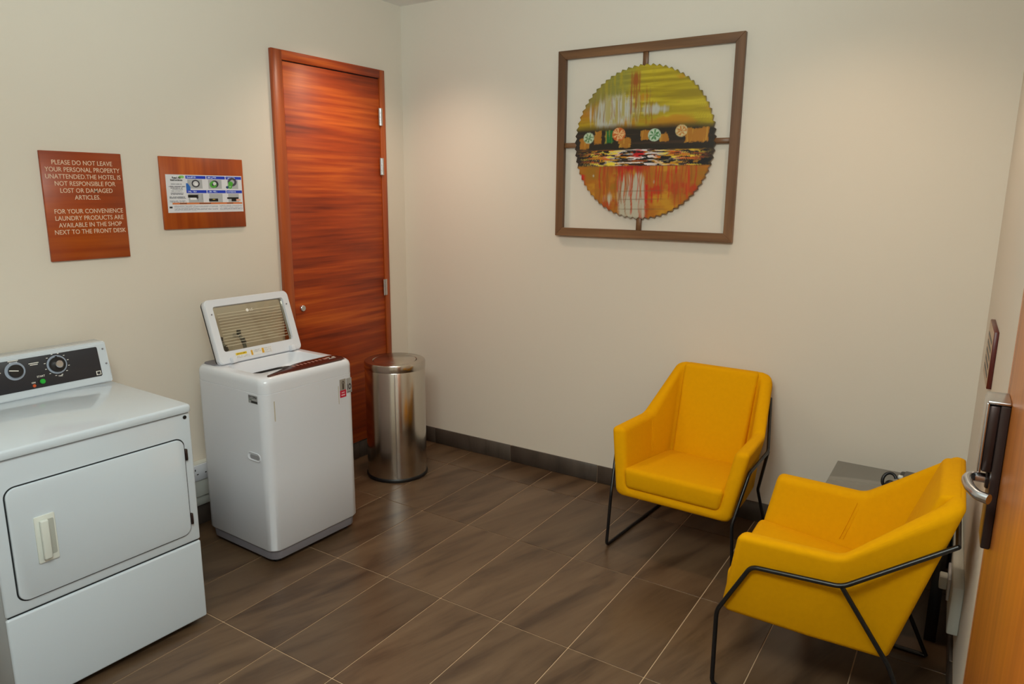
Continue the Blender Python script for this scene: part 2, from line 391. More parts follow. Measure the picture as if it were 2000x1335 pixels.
e = empty('instruction_board', (0, (-1.6541-1.2192)/2, (1.4683+1.7943)/2), 0, 'square cherry wood board with a white and blue printed washing guide', 'sign')
hw, hh = (1.6541-1.2192)/2, (1.7943-1.4683)/2
box('board', (.0005, -hw, -hh), (.012, hw, hh), M_SIGNV, e, .001, 1)
def guide(X, Y):
    c = base(X, (222, 222, 228)); T = 1-Y
    n = vnoise(X*140, Y*70, 5)
    B = (24, 58, 190)
    for y0 in (.02, .40):
        for x0, x1 in ((.245, .505), (.515, .765), (.775, .995)):
            c = mixc(c, B, rect(X, T, x0, x1, y0, y0+.085))
            c = mixc(c, (190, 205, 240), rect(X, T, x0+.015, x0+.13, y0+.025, y0+.06)*(n > .45))
            c = mixc(c, (176, 178, 182), rect(X, T, x0+.02, x1-.05, y0+.095, y0+.34))
    def ring(cx, cy, r0, r1, col, c, ax=.52):
        r = np.hypot(X-cx, (T-cy)*ax); return mixc(c, col, ((r > r0) & (r < r1)).astype(float))
    c = ring(.37, .23, 0, .052, (212, 212, 216), c); c = ring(.37, .23, .035, .052, (40, 40, 52), c); c = ring(.375, .25, 0, .018, (232, 232, 236), c)
    c = ring(.62, .235, .022, .052, (52, 52, 66), c); c = ring(.60, .25, .020, .048, (84, 168, 62), c); c = ring(.62, .22, 0, .022, (214, 222, 214), c)
    c = ring(.865, .17, .03, .062, (70, 66, 84), c); c = ring(.84, .22, 0, .034, (80, 172, 56), c); c = ring(.83, .30, .012, .03, (80, 172, 56), c)
    c = mixc(c, (36, 104, 190), rect(X, T, .245, .30, .22, .40)*(X-.245 < .08*(T-.15)/.25)); c = mixc(c, (30, 60, 110), ((np.hypot(X-.79, (T-.32)*.5)) < .018).astype(float))
    c = mixc(c, (12, 14, 14), rect(X, T, .26, .39, .53, .60)); c = mixc(c, (12, 14, 14), ((np.hypot((X-.375), (T-.60)*.5)) < .018).astype(float)); c = mixc(c, (236, 236, 238), rect(X, T, .285, .37, .61, .66))
    c = mixc(c, (90, 90, 96), rect(X, T, .385, .389, .50, .70)+rect(X, T, .44, .443, .50, .66))
    c = mixc(c, (12, 14, 14), rect(X, T, .53, .65, .63, .71)); c = mixc(c, (190, 170, 70), rect(X, T, .58, .61, .645, .665))
    c = mixc(c, (12, 12, 12), rect(X, T, .78, .94, .60-.0, .645)+rect(X, T, .84, .905, .64, .71)); c = mixc(c, (222, 170, 150), rect(X, T, .905, .965, .64, .70))
    c = mixc(c, (216, 122, 66), rect(X, T, .06, .99, .735, .785)); c = mixc(c, (70, 40, 26), rect(X, T, .15, .24, .748, .772)+rect(X, T, .40, .55, .748, .772)+rect(X, T, .77, .86, .748, .772))
    c = mixc(c, (20, 26, 32), rect(X, T, .02, .055, .84, .88))
    for k in range(7):
        y = .81+.022*k; c = mixc(c, (150, 156, 172), rect(X, T, .075, .64 if k % 3 else .36, y, y+.009)*(n > .3)); c = mixc(c, (150, 156, 172), rect(X, T, .67, .985, y, y+.009)*(n > .3))
    c = mixc(c, (140, 200, 110), ((np.hypot((X-.195)*.9, (T-.06)*.75)) < .03).astype(float))
    for y, x0, x1, col in ((.24, .06, .19, (150, 152, 160)), (.30, .03, .235, (70, 74, 84)), (.345, .05, .205, (84, 88, 98)), (.385, .07, .2, (150, 152, 160)), (.42, .06, .19, (150, 152, 160)), (.475, .05, .205, (110, 114, 124)), (.51, .05, .2, (110, 114, 124)), (.58, .03, .22, (120, 124, 134)), (.61, .03, .23, (120, 124, 134)), (.68, .03, .22, (150, 154, 164)), (.71, .03, .23, (150, 154, 164))):
        c = mixc(c, col, rect(X, T, x0, x1, y, y+.02)*(n > .28))
    return c
pw, ph = .42, .166
printed_sheet('printed_guide', (.0122, -hw+.022, -.088), (0, 1, 0), (0, 0, 1), .402, .172, 300, 150, guide, e)
text_mesh('guide_heading', 'Read All\nInstructions', .0125, M_BLACK, e, frame_mat((.0132, -hw+.022+.052, .0655), (0, 1, 0), (0, 0, 1)), bold=.0004, extrude=.0002, ls=.8)

# sign seen edge-on on the right wall
ang = math.atan(SK)
e = empty('wall_plaque', (RW(-.675), -.675, 1.12), ang, 'small maroon-edged plaque seen edge-on on the right wall', 'sign')
box('plaque_board', (-.014, -.14, -.092), (-.0005, .15, .098), mat('maroon_wood', srgb(84, 26, 22), .4), e, .001, 1)
box('plaque_face', (-.0155, -.137, -.089), (-.0141, .147, .095), mat('plaque_tan', srgb(182, 150, 120), .4), e)
for k in range(5):
    box('plaque_line', (-.0162, -.11, .05-.028*k), (-.0156, .11, .062-.028*k), M_BLACK, e)

# ------------------------------------------------------------------ framed disc painting
XC, ZC = 1.624, 1.898
art = empty('framed_painting', (XC, 0, ZC), 0, 'round saw-edged abstract painting held in a square brown wooden frame', 'painting')
hw, hh, fb = .494, .485, .044
def mitre_bar(name, pts, m):
    L0 = [(x, -.003, z) for x, z in pts]; L1 = [(x, -.030, z) for x, z in pts]
    bm = loft([L0, L1]); bmesh.ops.bevel(bm, geom=bm.edges[:], offset=.0015, segments=1, affect='EDGES'); return from_bm(name, bm, m, art)
o_, i_ = [(-hw, -hh), (hw, -hh), (hw, hh), (-hw, hh)], [(-hw+fb, -hh+fb), (hw-fb, -hh+fb), (hw-fb, hh-fb), (-hw+fb, hh-fb)]
for k in range(4):
    mitre_bar('frame_bar', [o_[k], o_[(k+1) % 4], i_[(k+1) % 4], i_[k]], M_WALNUTH if k % 2 == 0 else M_WALNUT)
R0 = .386
for (x0, x1, z0, z1, m) in ((-.013, .013, R0-.02, hh-fb, M_WALNUT), (-.013, .013, -hh+fb, -R0+.02, M_WALNUT), (-hw+fb, -R0+.02, -.013, .013, M_WALNUTH), (R0-.02, hw-fb, -.013, .013, M_WALNUTH)):
    box('frame_spoke', (x0, -.022, z0), (x1, -.008, z1), m, art, .001, 1)
def canvas(u, v):
    """u right, v up, unit disc"""
    P = lambda px: (px-625)/562; Q = lambda py: (665-py)/617
    h = fbm(u*1.6+9, v*26+3, 1); h2 = fbm(u*3+2, v*7+8, 2); vert = fbm(u*34+5, v*2.2+7, 3); spk = fbm(u*30, v*30, 4)
    c = base(u, (172, 150, 14))
    c = mixc(c, (198, 176, 36), sm(.5, .72, h)); c = mixc(c, (142, 122, 12), sm(.52, .3, h)*.8); c = mixc(c, (190, 124, 16), sm(.55, .75, h2)*.75)
    c = mixc(c, (182, 112, 20), sm(-.35, -.85, u+.3*(h2-.5))*sm(.15, .5, v)); c = mixc(c, (126, 128, 60), sm(.62, .8, v-.3*u)*sm(.1, -.4, u)*.8)
    pale = np.exp(-((u+.32)/.34)**2-((v-.46)/.26)**2)+.9*np.exp(-((u+.60)/.16)**2-((v-.36)/.17)**2)+.9*np.exp(-((u-.17)/.24)**2-((v-.42)/.07)**2)
    c = mixc(c, (188, 188, 178), sm(.40, .95, pale+1.0*(vert-.5)+.5*(h2-.5))*.95)
    c = mixc(c, (170, 150, 30), sm(.55, .62, vert)*sm(.5, .2, np.abs(u+.25))*sm(.2, .3, v)*.75)
    rs = np.random.RandomState(11)
    for k in range(26):
        x = rs.uniform(-.72, .14); t = rs.uniform(.45, .8); b = rs.uniform(.18, .36); w = rs.uniform(.003, .008)
        c = mixc(c, [(150, 92, 22), (172, 142, 20), (140, 110, 60)][k % 3], np.exp(-((u-x-.006*np.sin(v*20+k))/w)**2)*sm(b, b+.05, v)*sm(t, t-.1, v)*.8)
    c = mixc(c, (150, 74, 18), sm(.45, .9, np.exp(-((u+.12)/.07)**2-((v-.80)/.13)**2)+.6*(vert-.5)) * .9)
    for x, b in ((-.13, .55), (-.10, .42), (-.17, .35), (-.06, .62)):
        c = mixc(c, (152, 80, 22), np.exp(-((u-x)/.011)**2)*sm(b, b+.05, v)*sm(.95, .85, v)*.9)
    # dark band
    edge = .19+.05*(h2-.5); lowe = -.085
    c = mixc(c, (62, 48, 16), sm(edge+.07, edge, v)*.8)
    c = mixc(c, (34, 27, 18), sm(edge+.015, edge-.03, v)); c = mixc(c, (66, 44, 30), sm(.5, .75, h)*sm(edge, edge-.06, v)*.7)
    def sq(x0, x1, y0, y1, col, c):
        j = .012*(spk-.5)*4
        m = sm(P(x0)-.008, P(x0)+.008, u+j)*sm(P(x1)+.008, P(x1)-.008, u+j)*sm(Q(y1)-.008, Q(y1)+.008, v+j)*sm(Q(y0)+.008, Q(y0)-.008, v+j)
        return mixc(mixc(c, col, m), (206, 160, 60), m*sm(.55, .7, fbm(u*40, v*4, 6))*.5)
    for a in ((110, 190, 612, 700), (235, 295, 560, 665), (445, 540, 615, 695), (615, 690, 570, 640), (765, 835, 595, 660), (960, 1130, 562, 665)): c = sq(*a, (172, 112, 28), c)
    c = sq(328, 392, 558, 655, (14, 104, 44), c)
    for cx, cy, r, c0, c1 in ((187, 612, 45, (190, 204, 176), (60, 110, 50)), (440, 590, 54, (196, 92, 26), (232, 190, 130)), (725, 605, 50, (188, 206, 184), (40, 122, 50)), (930, 580, 46, (206, 190, 140), (190, 116, 34))):
        du, dv = (u-P(cx))*562, (v-Q(cy))*617; r_ = np.hypot(du, dv)/r; an = np.arctan2(dv, du)
        m = sm(1.05, .95, r_); c = mixc(c, c0, m); c = mixc(c, c1, m*sm(.25, .6, np.cos(an*7+cx)+.9*(spk-.5))*sm(1, .55, r_))
        c = mixc(c, c1, m*sm(.55, .62, fbm(u*55, v*55, 9))*.7)
    # bright stroke band
    inb = sm(-.075, -.095, v+.03*(h2-.5))*sm(-.30, -.285, v)
    st = fbm(u*5+3, v*52+1, 21); st2 = fbm(u*7+13, v*60+9, 22); st3 = fbm(u*6+33, v*48+2, 23); prof = sm(1.0, .55, np.abs(u))
    c = mixc(c, (40, 28, 22), inb)
    c = mixc(c, (196, 140, 24), inb*sm(.50, .56, st)*prof); c = mixc(c, (206, 96, 20), inb*sm(.54, .6, st3)*prof*sm(-.3, .4, np.abs(u)))
    c = mixc(c, (236, 226, 226), inb*sm(.47, .52, st2)*np.exp(-((u+.06)/.40)**2)*1.1); c = mixc(c, (240, 214, 60), inb*sm(.56, .6, st2)*prof*sm(.15, .4, np.abs(u)))
    c = mixc(c, (196, 12, 16), inb*sm(.35, .8, np.exp(-((u+.04)/.12)**2-((v+.13)/.07)**2)+.7*(st-.5))); c = mixc(c, (14, 12, 18), inb*sm(.58, .62, fbm(u*8+3, v*44+9, 25)))
    # lower field
    lo = sm(-.285, -.305, v)
    g = base(u, (174, 104, 18)); g = mixc(g, (196, 140, 30), sm(.5, .75, h2)); g = mixc(g, (150, 110, 16), sm(.5, .25, h2)*.7); g = mixc(g, (176, 62, 14), sm(.56, .75, fbm(u*4+4, v*5+2, 31)))
    pw_ = np.exp(-((u+.12)/.22)**4-((v+.72)/.36)**4)+.7*np.exp(-((u-.2)/.03)**2-((v+.5)/.06)**2)+.7*np.exp(-((u+.69)/.03)**2-((v+.42)/.03)**2)+.6*np.exp(-((u+.45)/.1)**2-((v+.72)/.1)**2)
    g = mixc(g, (186, 180, 160), sm(.35, .75, pw_+.8*(vert-.5)))
    for k in range(64):
        x = rs.uniform(-.62, .8); b = rs.uniform(-.98, -.5); w = rs.uniform(.004, .011)
        g = mixc(g, [(176, 66, 14), (188, 104, 24), (196, 36, 14), (150, 84, 20)][k % 4], np.exp(-((u-x-.008*np.sin(v*17+k))/w)**2)*sm(b, b+.06, v)*.85)
    for x, t, b, w in ((.10, -.55, -.8, .02), (.18, -.6, -.8, .012), (-.26, -.3, -.52, .014), (.5, -.3, -.42, .012), (-.86, -.42, -.56, .04)):
        g = mixc(g, (196, 24, 14), np.exp(-((u-x)/w)**2)*sm(b, b+.05, v)*sm(t+.03, t, v))
    for y in (-.62, -.73, -.86): g = mixc(g, (110, 84, 50), np.exp(-((v-y-.02*u)/.006)**2)*sm(.45, .2, np.abs(u-.02))*.6)
    g = mixc(g, (176, 16, 14), sm(-.40, -.31, v+.10*(vert-.5)*2)*np.exp(-((u+.15)/.28)**2))
    c = c*(1-lo[..., None])+g*lo[..., None]
    rim = np.hypot(u, v); c = mixc(c, (60, 42, 16), sm(.96, 1.0, rim)*.7)
    return c
nr, na = 150, 432
V = []; F = []
rad = np.concatenate([[0], np.linspace(1/nr, .965, nr-1), [1.0]])
TEETH = 72
for j in range(1, nr+1):
    for i in range(na):
        a = 2*PI*i/na; r = rad[j]*R0
        if j == nr:
            ph_ = (i*TEETH/na) % 1; r = R0*(.966+.044*(ph_ if ph_ < .67 else (1-ph_)*2))
        V.append((r*math.cos(a), -.026, r*math.sin(a)))
uv = np.array(V); n0 = len(V); V.append((0, -.026, 0))
for i in range(na): F.append((n0, (i+1) % na, i))
for j in range(nr-1):
    for i in range(na): k = (i+1) % na; F.append((j*na+i, j*na+k, (j+1)*na+k, (j+1)*na+i))
nb = len(V)
for i in range(na): x, y, z = V[(nr-1)*na+i]; V.append((x, -.014, z))
for i in range(na): k = (i+1) % na; F.append(((nr-1)*na+i, (nr-1)*na+k, nb+k, nb+i))
F.append(tuple(nb+i for i in range(na)))
A = np.array(V); cols = canvas(A[:, 0]/R0, A[:, 2]/R0)
me = bpy.data.meshes.new('canvas_disc'); me.from_pydata(V, [], F); bmx = bmesh.new(); bmx.from_mesh(me); bmesh.ops.recalc_face_normals(bmx, faces=bmx.faces); bmx.to_mesh(me); bmx.free()
set_print(me, cols); link('canvas_disc', me, M_OIL, art)

# ------------------------------------------------------------------ dryer
DA = -.027; DW, DD = .654, .70
dr = empty('tumble_dryer', (.771, -2.089, 0), DA, 'wide white front-loading dryer with a black control console', 'dryer')
# local: +x front face at 0, y from -DW to 0
box('cabinet', (-DD, -DW+.004, .035), (-.014, -.004, .853), M_ENAMEL, dr, .004, 2)
fp = box('front_panel', (-.016, -DW, .347), (0, 0, .850), M_ENAMEL, dr, .0075, 4)
box('kick_panel', (-.016, -DW, .022), (0, 0, .341), M_ENAMEL, dr, .0075, 4)
box('panel_gap', (-.015, -DW+.008, .05), (-.008, -.008, .849), M_GAP, dr)
tp = loft([ring_pts(-DD/2+.003, -DW/2, DD/2+.006-i, DW/2+.003-i, .014, z, 6) for i, z in ((.001, .8535), (0, .856), (0, .874), (.002, .879), (.007, .882))])
from_bm('top_panel', tp, M_ENAMEL, dr, angle=40)
def yz_plate(name, y0, y1, z0, z1, r, x0, x1, m, par, bev=.003, n=8):
    L = []
    for x, i in ((x0, 0), (x1-bev, 0), (x1-bev*.3, bev*.3), (x1, bev)):
        L.append([(x, p[0], p[1]) for p in ring_pts((y0+y1)/2, (z0+z1)/2, (y1-y0)/2-i, (z1-z0)/2-i, r, 0, n)])
    return from_bm(name, loft(L), m, par, angle=40)
yz_plate('door_gap', -.6165, -.0325, .3805, .7625, .034, -.001, .0006, M_GAP, dr, .0003)
dd = yz_plate('door', -.612, -.037, .385, .758, .03, -.001, .008, M_ENAMEL, dr, .004)
hp = yz_plate('handle', -.548, -.488, .490, .646, .004, .007, .0125, M_OFFWHITE, dd, .002, 3)
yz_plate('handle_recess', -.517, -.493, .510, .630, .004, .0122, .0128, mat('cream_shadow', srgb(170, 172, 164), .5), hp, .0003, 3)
box('handle_grip', (.0125, -.536, .503), (.028, -.512, .634), M_OFFWHITE, hp, .005, 3)
for z in (.695, .442): box('door_hinge', (.0, -.036, z-.022), (.011, -.027, z+.022), M_DARKSTEEL, dd, .002, 1)
from_bm('badge', cyl_dir((0, -.022, .835), (.003, -.022, .835), .007, 20, .001), M_BLACK, dr, angle=40)
for sx in (-.06, -DD+.06):
    for sy in (-.06, -DW+.06): from_bm('foot', lathe([(.02, 0), (.02, .012), (.012, .014), (.012, .036)], 16, (sx, sy, 0)), M_BLACK, dr, angle=40)
# console: wedge leaning back
cs0 = [(-.541, .8825), (-.546, .905), (-.575, 1.038), (-.582, 1.043), (-.66, 1.043), (-.69, 1.03), (-.69, .8825)]
bm = loft([[(x, -DW+.002, z) for x, z in cs0], [(x, .002, z) for x, z in cs0]])
bmesh.ops.bevel(bm, geom=bm.edges[:], offset=.003, segments=2, affect='EDGES')
con = from_bm('console', bm, M_ENAMEL, dr, angle=35)
# axes of the console's face
pA = Vector((-.546, 0, .905)); up = (Vector((-.575, 0, 1.038))-pA).normalized(); rt = Vector((0, 1, 0)); nn = rt.cross(up)
def cf(y, t, off=0): return pA+rt*y+up*t+nn*off
bm = loft([[tuple(cf(p[0], p[1], off)) for p in ring_pts(-DW/2-.012, .0655, DW/2-.022-i, .0590-i, .006, 0, 4)] for off, i in ((-.001, 0), (.0016, 0), (.002, .0006))])
face = from_bm('control_face', bm, M_CONSOLE, con, angle=40)
def disc(name, y, t, r, o0, o1, m, par, bev=.0008, n=32): return from_bm(name, cyl_dir(cf(y, t, o0), cf(y, t, o1), r, n, bev), m, par, angle=40)
DLY, DLT, KBY, KBT = -.190, .082, -.333, .084
M_DIALGREY = mat('dial_ring_grey', srgb(150, 160, 176), .4)
r1 = disc('timer_ring', DLY, DLT, .036, .0015, .0030, M_DIALGREY, con)
r2 = disc('timer_dial', DLY, DLT, .029, .0028, .011, M_BLACK, con, .002)
disc('timer_knob', DLY, DLT, .014, .010, .030, M_CHROME, r2, .003)
box('dial_pointer', (-.0025, -.0025, 0), (.0025, .0025, .008), M_BLACK, r1).matrix_local = frame_mat(cf(DLY, DLT+.030, .0031), rt, up)
r3 = disc('selector_ring', KBY, KBT, .034, .0015, .0030, M_DIALGREY, con)
r4 = disc('selector_knob', KBY, KBT, .024, .0028, .016, M_BLACK, con, .002)
pt = box('knob_pointer', (-.024, -.0016, 0), (.006, .0016, .002), M_WHITEINK, r4); pt.matrix_local = frame_mat(cf(KBY, KBT, .016), rt, up) @ Matrix.Rotation(-.2, 4, 'Z')
disc('start_bezel', -.252, .0285, .0125, .0015, .004, M_BLACK, con); disc('start_button', -.252, .0285, .0095, .003, .010, M_GREEN, con, .002)
disc('indicator_lamp', -.282, .0175, .006, .0015, .006, M_ORANGE, con, .0015)
def ctext(s, y, t, size): text_mesh('lettering', s, size, M_WHITEINK, con, frame_mat(cf(y, t, .0021), rt, up), bold=.0001, extrude=.0002)
ctext('START', -.253, .0455, .0095); ctext('ON', -.282, .0265, .0085); ctext('TIME', -.186, .034, .0075)
# small print too fine to read: two short lines beside each selector stop
for y, t in ((-.333, .1225), (-.396, .086), (-.268, .102)):
    for k, w in ((0, .017), (1, .013)):
        b_ = box('small_print', (-w, -.0014, 0), (w, .0014, .0004), M_WHITEINK, con); b_.matrix_local = frame_mat(cf(y, t-.006*k, .0021), rt, up)
for k in range(12):
    a = 2*PI*(k+.5)/12; y, t = DLY+.0425*math.cos(a), DLT+.0425*math.sin(a)
    b_ = box('dial_mark', (-.003, -.0012, 0), (.003, .0012, .0004), M_WHITEINK, con); b_.matrix_local = frame_mat(cf(y, t, .0021), rt, up)
for sy, st in ((-.007, .112), (-.004, .052)): disc('screw', sy-.006, st, .0035, .0, .003, M_GREY, con, .0005, 16)
bd = box('emblem', (-.009, -.008, 0), (.009, .008, .0004), M_WHITEINK, con); bd.matrix_local = frame_mat(cf(-.047, .020, .0021), rt, up)
bd = box('emblem_centre', (-.006, -.0055, 0), (.006, .0055, .0004), M_CONSOLE, con); bd.matrix_local = frame_mat(cf(-.047, .020, .0026), rt, up)
ctext('M', -.047, .0165, .0105)

# ------------------------------------------------------------------ washing machine
WA = -.029; WW, WD = .514, .499
wm = empty('washing_machine', (.4245, -1.419, 0), WA, 'white top-loading washing machine with its glass lid standing open', 'washing machine')
hx, hy = WD/2, WW/2
rr = lambda i, z, r=.045: ring_pts(0, 0, hx-i, hy-i, r, z, 9)
from_bm('body', loft([rr(.004, .066), rr(.0, .072), rr(0, .40), rr(0, .790), rr(.0, .7932), rr(.0015, .7945)]), M_PLASTIC, wm, angle=40)
from_bm('plinth', loft([rr(.022, .016), rr(.012, .022), rr(.009, .062), rr(.012, .067)]), M_GREY, wm, angle=40)
for sx in (-1, 1):
    for sy in (-1, 1): from_bm('foot', lathe([(.018, 0), (.018, .018)], 16, (sx*(hx-.055), sy*(hy-.055), 0)), M_BLACK, wm, angle=40)
# top cover with the loading well
hcx = .022
def hole(hx_, hy_, z, r): return ring_pts(hcx, 0, hx_, hy_, r, z, 9)
TZ = .864
bm = loft([rr(.0015, .7945), rr(.0003, .7955), rr(.0003, .797), rr(.0003, .830), rr(.0006, .840), rr(.004, .852), rr(.010, .860), rr(.018, TZ), hole(.130, .205, TZ, .05), hole(.126, .201, TZ-.004, .05), hole(.118, .192, TZ-.045, .06), hole(.116, .178, TZ-.06, .10)], cap0=False, cap1=False)
cover = from_bm('top_cover', bm, M_PLASTIC, wm, angle=40)
bm = loft([hole(.116, .178, TZ-.06, .10), hole(.113, .172, TZ-.064, .105), hole(.110, .166, TZ-.085, .108)], cap0=False, cap1=False)
from_bm('tub_ring', bm, M_BLACK, wm, angle=40)
bm = loft([hole(.110, .166, TZ-.085, .108), hole(.110, .166, TZ-.42, .108)], cap0=False)
from_bm('drum', bm, M_DRUM, wm, angle=40)
# control panel along the front edge
cp = [(.246, -.212), (.253, -.200), (.256, .195), (.248, .222), (.210, .238), (.162, .232), (.150, .210), (.150, .06), (.156, .0), (.180, -.07), (.212, -.14), (.232, -.205)]
def ring_up(pts, z, s):
    c = Vector((sum(p[0] for p in pts)/len(pts), sum(p[1] for p in pts)/len(pts)))
    return [(c.x+(p[0]-c.x)*s-.022, c.y+(p[1]-c.y)*(1-(1-s)*.3), z-.10*max(0, p[0]-.215)) for p in pts]
cpo = from_bm('control_panel', loft([ring_up(cp, TZ-.003, 1), ring_up(cp, TZ+.004, 1), ring_up(cp, TZ+.0055, .97)]), M_MAROON, wm, angle=40)
M_PINK = mat('panel_print', srgb(176, 120, 108), .5)
for k in range(8):
    y = -.03+k*.022
    box('key_mark', (-.009, -.006, 0), (.009, .004, .0004), M_PINK, cpo).location = (.190-.022, y, TZ+.0052)
for (x, y, a, b_) in ((.19, .152, .010, .010), (.205, .168, .004, .004), (.182, .175, .003, .012), (.205, .19, .003, .014), (.186, .205, .003, .008)):
    box('key_mark', (-a, -b_, 0), (a, b_, .0004), M_WHITEINK if a < .006 else M_PINK, cpo).location = (x-.022, y, TZ+.0052)
# lid: hinged behind the well, leaning back to the wall
lid = bpy.data.objects.new('lid', None)
HX, LY = -.108, .231; LA = math.radians(19); LL = .300
lup = Vector((-math.sin(LA), 0, math.cos(LA))); lnn = Vector((math.cos(LA), 0, math.sin(LA)))
def lp(y, t, off): return Vector((HX, .014, TZ+.004))+Vector((0, 1, 0))*y+lup*t+lnn*off
def lid_loop(inset, off, win=False):
    pts = []
    if win:
        pts = [(p[0], p[1]) for p in ring_pts(0, .163, .194-inset, .107-inset, .012, 0, 9)]
    else:
        for p in ring_pts(0, LL/2, LY-inset, LL/2-inset, .022, 0, 9):
            y, t = p[0], p[1]
            if t > LL/2: t += .022*(1-(y/LY)**2)
            pts.append((y, t))
    return [tuple(lp(y, t, off)) for y, t in pts]
bm = loft([lid_loop(.003, -.026), lid_loop(0, -.022), lid_loop(0, -.002), lid_loop(.004, .003), lid_loop(0, .003, True), lid_loop(.002, -.004, True), lid_loop(.002, -.026, True)], cap0=False, cap1=False)
lidf = from_bm('lid', bm, M_PLASTIC, wm, angle=40)
# dark outer skin of the lid
bm = loft([lid_loop(.001, -.0265), lid_loop(.001, -.031), lid_loop(0, -.031, True), lid_loop(0, -.0265, True)], cap0=False, cap1=False)
from_bm('lid_skin', bm, M_BLACK, lidf, angle=40)
bm = loft([lid_loop(.0025, -.010, True), lid_loop(.0025, -.014, True)])
from_bm('lid_glass', bm, M_GLASS, lidf)
M_LINE = mat('pale_glass_line', srgb(214, 206, 180), .6)  # colour of the thin pale lines across the lid window
for k in range(12):
    t = .082+k*.0138
    box('glass_line', (-.172, -.0008, 0), (.176, .0008, .0003), M_LINE, lidf).matrix_local = frame_mat(lp(0, t, -.0095), (0, 1, 0), lup)
from_bm('lid_emblem', cyl_dir(lp(-.012, .235, -.0098), lp(-.012, .235, -.0090), .0075, 20), M_WHITEINK, lidf)
text_mesh('lid_emblem_letters', 'LG', .016, M_WHITEINK, lidf, frame_mat(lp(.010, .2295, -.0095), (0, 1, 0), lup), extrude=.0002)
def lab(X, Y):
    c = base(X, (224, 222, 220)); n = vnoise(X*90, Y*20, 3)
    c = mixc(c, (224, 190, 40), rect(X, Y, .02, .30, .55, .95)); c = mixc(c, (120, 96, 20), rect(X, Y, .05, .27, .68, .82)*(n > .4))
    for x in (.42, .72): c = mixc(c, (214, 160, 40), rect(X, Y, x, x+.05, .1, .95))
    for y in (.1, .3, .5, .7, .85): c = mixc(c, (168, 168, 172), rect(X, Y, .03 if y < .5 else .5, .36 if y < .5 else .70, y, y+.08)*(n > .35)); c = mixc(c, (178, 178, 180), rect(X, Y, .79, .98, y, y+.08)*(n > .35))
    return c
printed_sheet('lid_label', lp(-.145, .016, .0032), (0, 1, 0), lup, .20, .028, 100, 20, lab, lidf)
for s in (-1, 1):
    bx = box_bm((-.014, -.012, -.014), (.016, .012, .014), .004, 2); bx.transform(frame_mat(lp(s*.165, .012, .010), lnn, (0, 1, 0)))
    from_bm('lid_hinge', bx, M_PLASTIC, lidf, angle=40)
    from_bm('lid_bumper', cyl_dir(lp(s*.207, .235, .002), lp(s*.207, .235, .005), .0035, 12), M_GREY, lidf)
from_bm('rear_deck', loft([ring_pts(-.180, 0, .052, hy-.03, .02, TZ+.0002, 6), ring_pts(-.180, 0, .050, hy-.032, .02, TZ+.006, 6)]), M_GREY, wm, angle=40)
# stickers and marks on the front (x=+hx) and on the near side (y=-hy)
FX = hx+.0002
def st_a(X, Y):
    c = base(X, (150, 142, 132)); c = mixc(c, (190, 20, 52), (Y < .40).astype(float)); n = vnoise(X*14, Y*40, 2)
    c = mixc(c, (228, 190, 196), rect(X, Y, .2, .8, .10, .16)+rect(X, Y, .25, .75, .24, .29))
    c = mixc(c, (70, 56, 46), ((np.hypot(X-.55, (Y-.80)*1.9) < .2) & (np.hypot(X-.55, (Y-.80)*1.9) > .1)).astype(float)); c = mixc(c, (70, 56, 46), rect(X, Y, .42, .66, .45, .70)); return c
def st_b(X, Y):
    c = base(X, (158, 154, 150)); r = np.hypot(X-.62, (Y-.42)*1.5); c = mixc(c, (48, 46, 50), ((r < .30) & (r > .17)).astype(float)); c = mixc(c, (48, 46, 50), rect(X, Y, .12, .22, .22, .62)); c = mixc(c, (90, 88, 90), rect(X, Y, .1, .9, .04, .09)); return c
ox = lambda y: y-hy       # measured from the near corner
printed_sheet('sticker_red', (FX, ox(.420), .688), (0, 1, 0), (0, 0, 1), .038, .088, 38, 60, st_a, wm)
printed_sheet('sticker_silver', (FX, ox(.462), .702), (0, 1, 0), (0, 0, 1), .032, .072, 38, 60, st_b, wm)
M_TAPE = mat('beige_tape', srgb(186, 178, 160), .7)
box('tape_strip', (FX, ox(.048), .670), (FX+.0006, ox(.053), .760), M_TAPE, wm); box('tape_strip', (FX, ox(.410), .660), (FX+.0006, ox(.4135), .748), M_TAPE, wm)
def st_c(X, Y):
    c = base(X, (150, 150, 152)); n = vnoise(X*24, Y*14, 8); c = mixc(c, (60, 60, 62), rect(X, Y, .05, .95, .62, .92)*(n > .45)); c = mixc(c, (26, 28, 30), rect(X, Y, .3, .98, .04, .32)); c = mixc(c, (90, 110, 96), rect(X, Y, .05, .4, .34, .55)*(n > .4)); return c
printed_sheet('sticker_grey', (hx-.106, -hy-.0002, .750), (1, 0, 0), (0, 0, 1), .062, .036, 50, 30, st_c, wm)
# hand grip on the near side
def xz_ring(cx, cz, hx_, hz_, r, y): return [(p[0], y, p[1]) for p in ring_pts(cx, cz, hx_, hz_, r, 0, 7)]
gx_, gz_ = hx-.094, .503
bm = loft([xz_ring(gx_, gz_, .046, .0195, .0195, -hy+.001), xz_ring(gx_, gz_, .046, .0195, .0195, -hy-.0025), xz_ring(gx_, gz_, .043, .0165, .0165, -hy-.003), xz_ring(gx_, gz_, .040, .0135, .0135, -hy-.0006)], cap0=False, cap1=True)
from_bm('hand_grip', bm, M_PLASTIC, wm, angle=40)
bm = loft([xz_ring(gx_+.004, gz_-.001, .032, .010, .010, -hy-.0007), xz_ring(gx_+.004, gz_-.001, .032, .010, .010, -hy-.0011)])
from_bm('hand_grip_shadow', bm, mat('grip_grey', srgb(150, 150, 154), .5), wm)

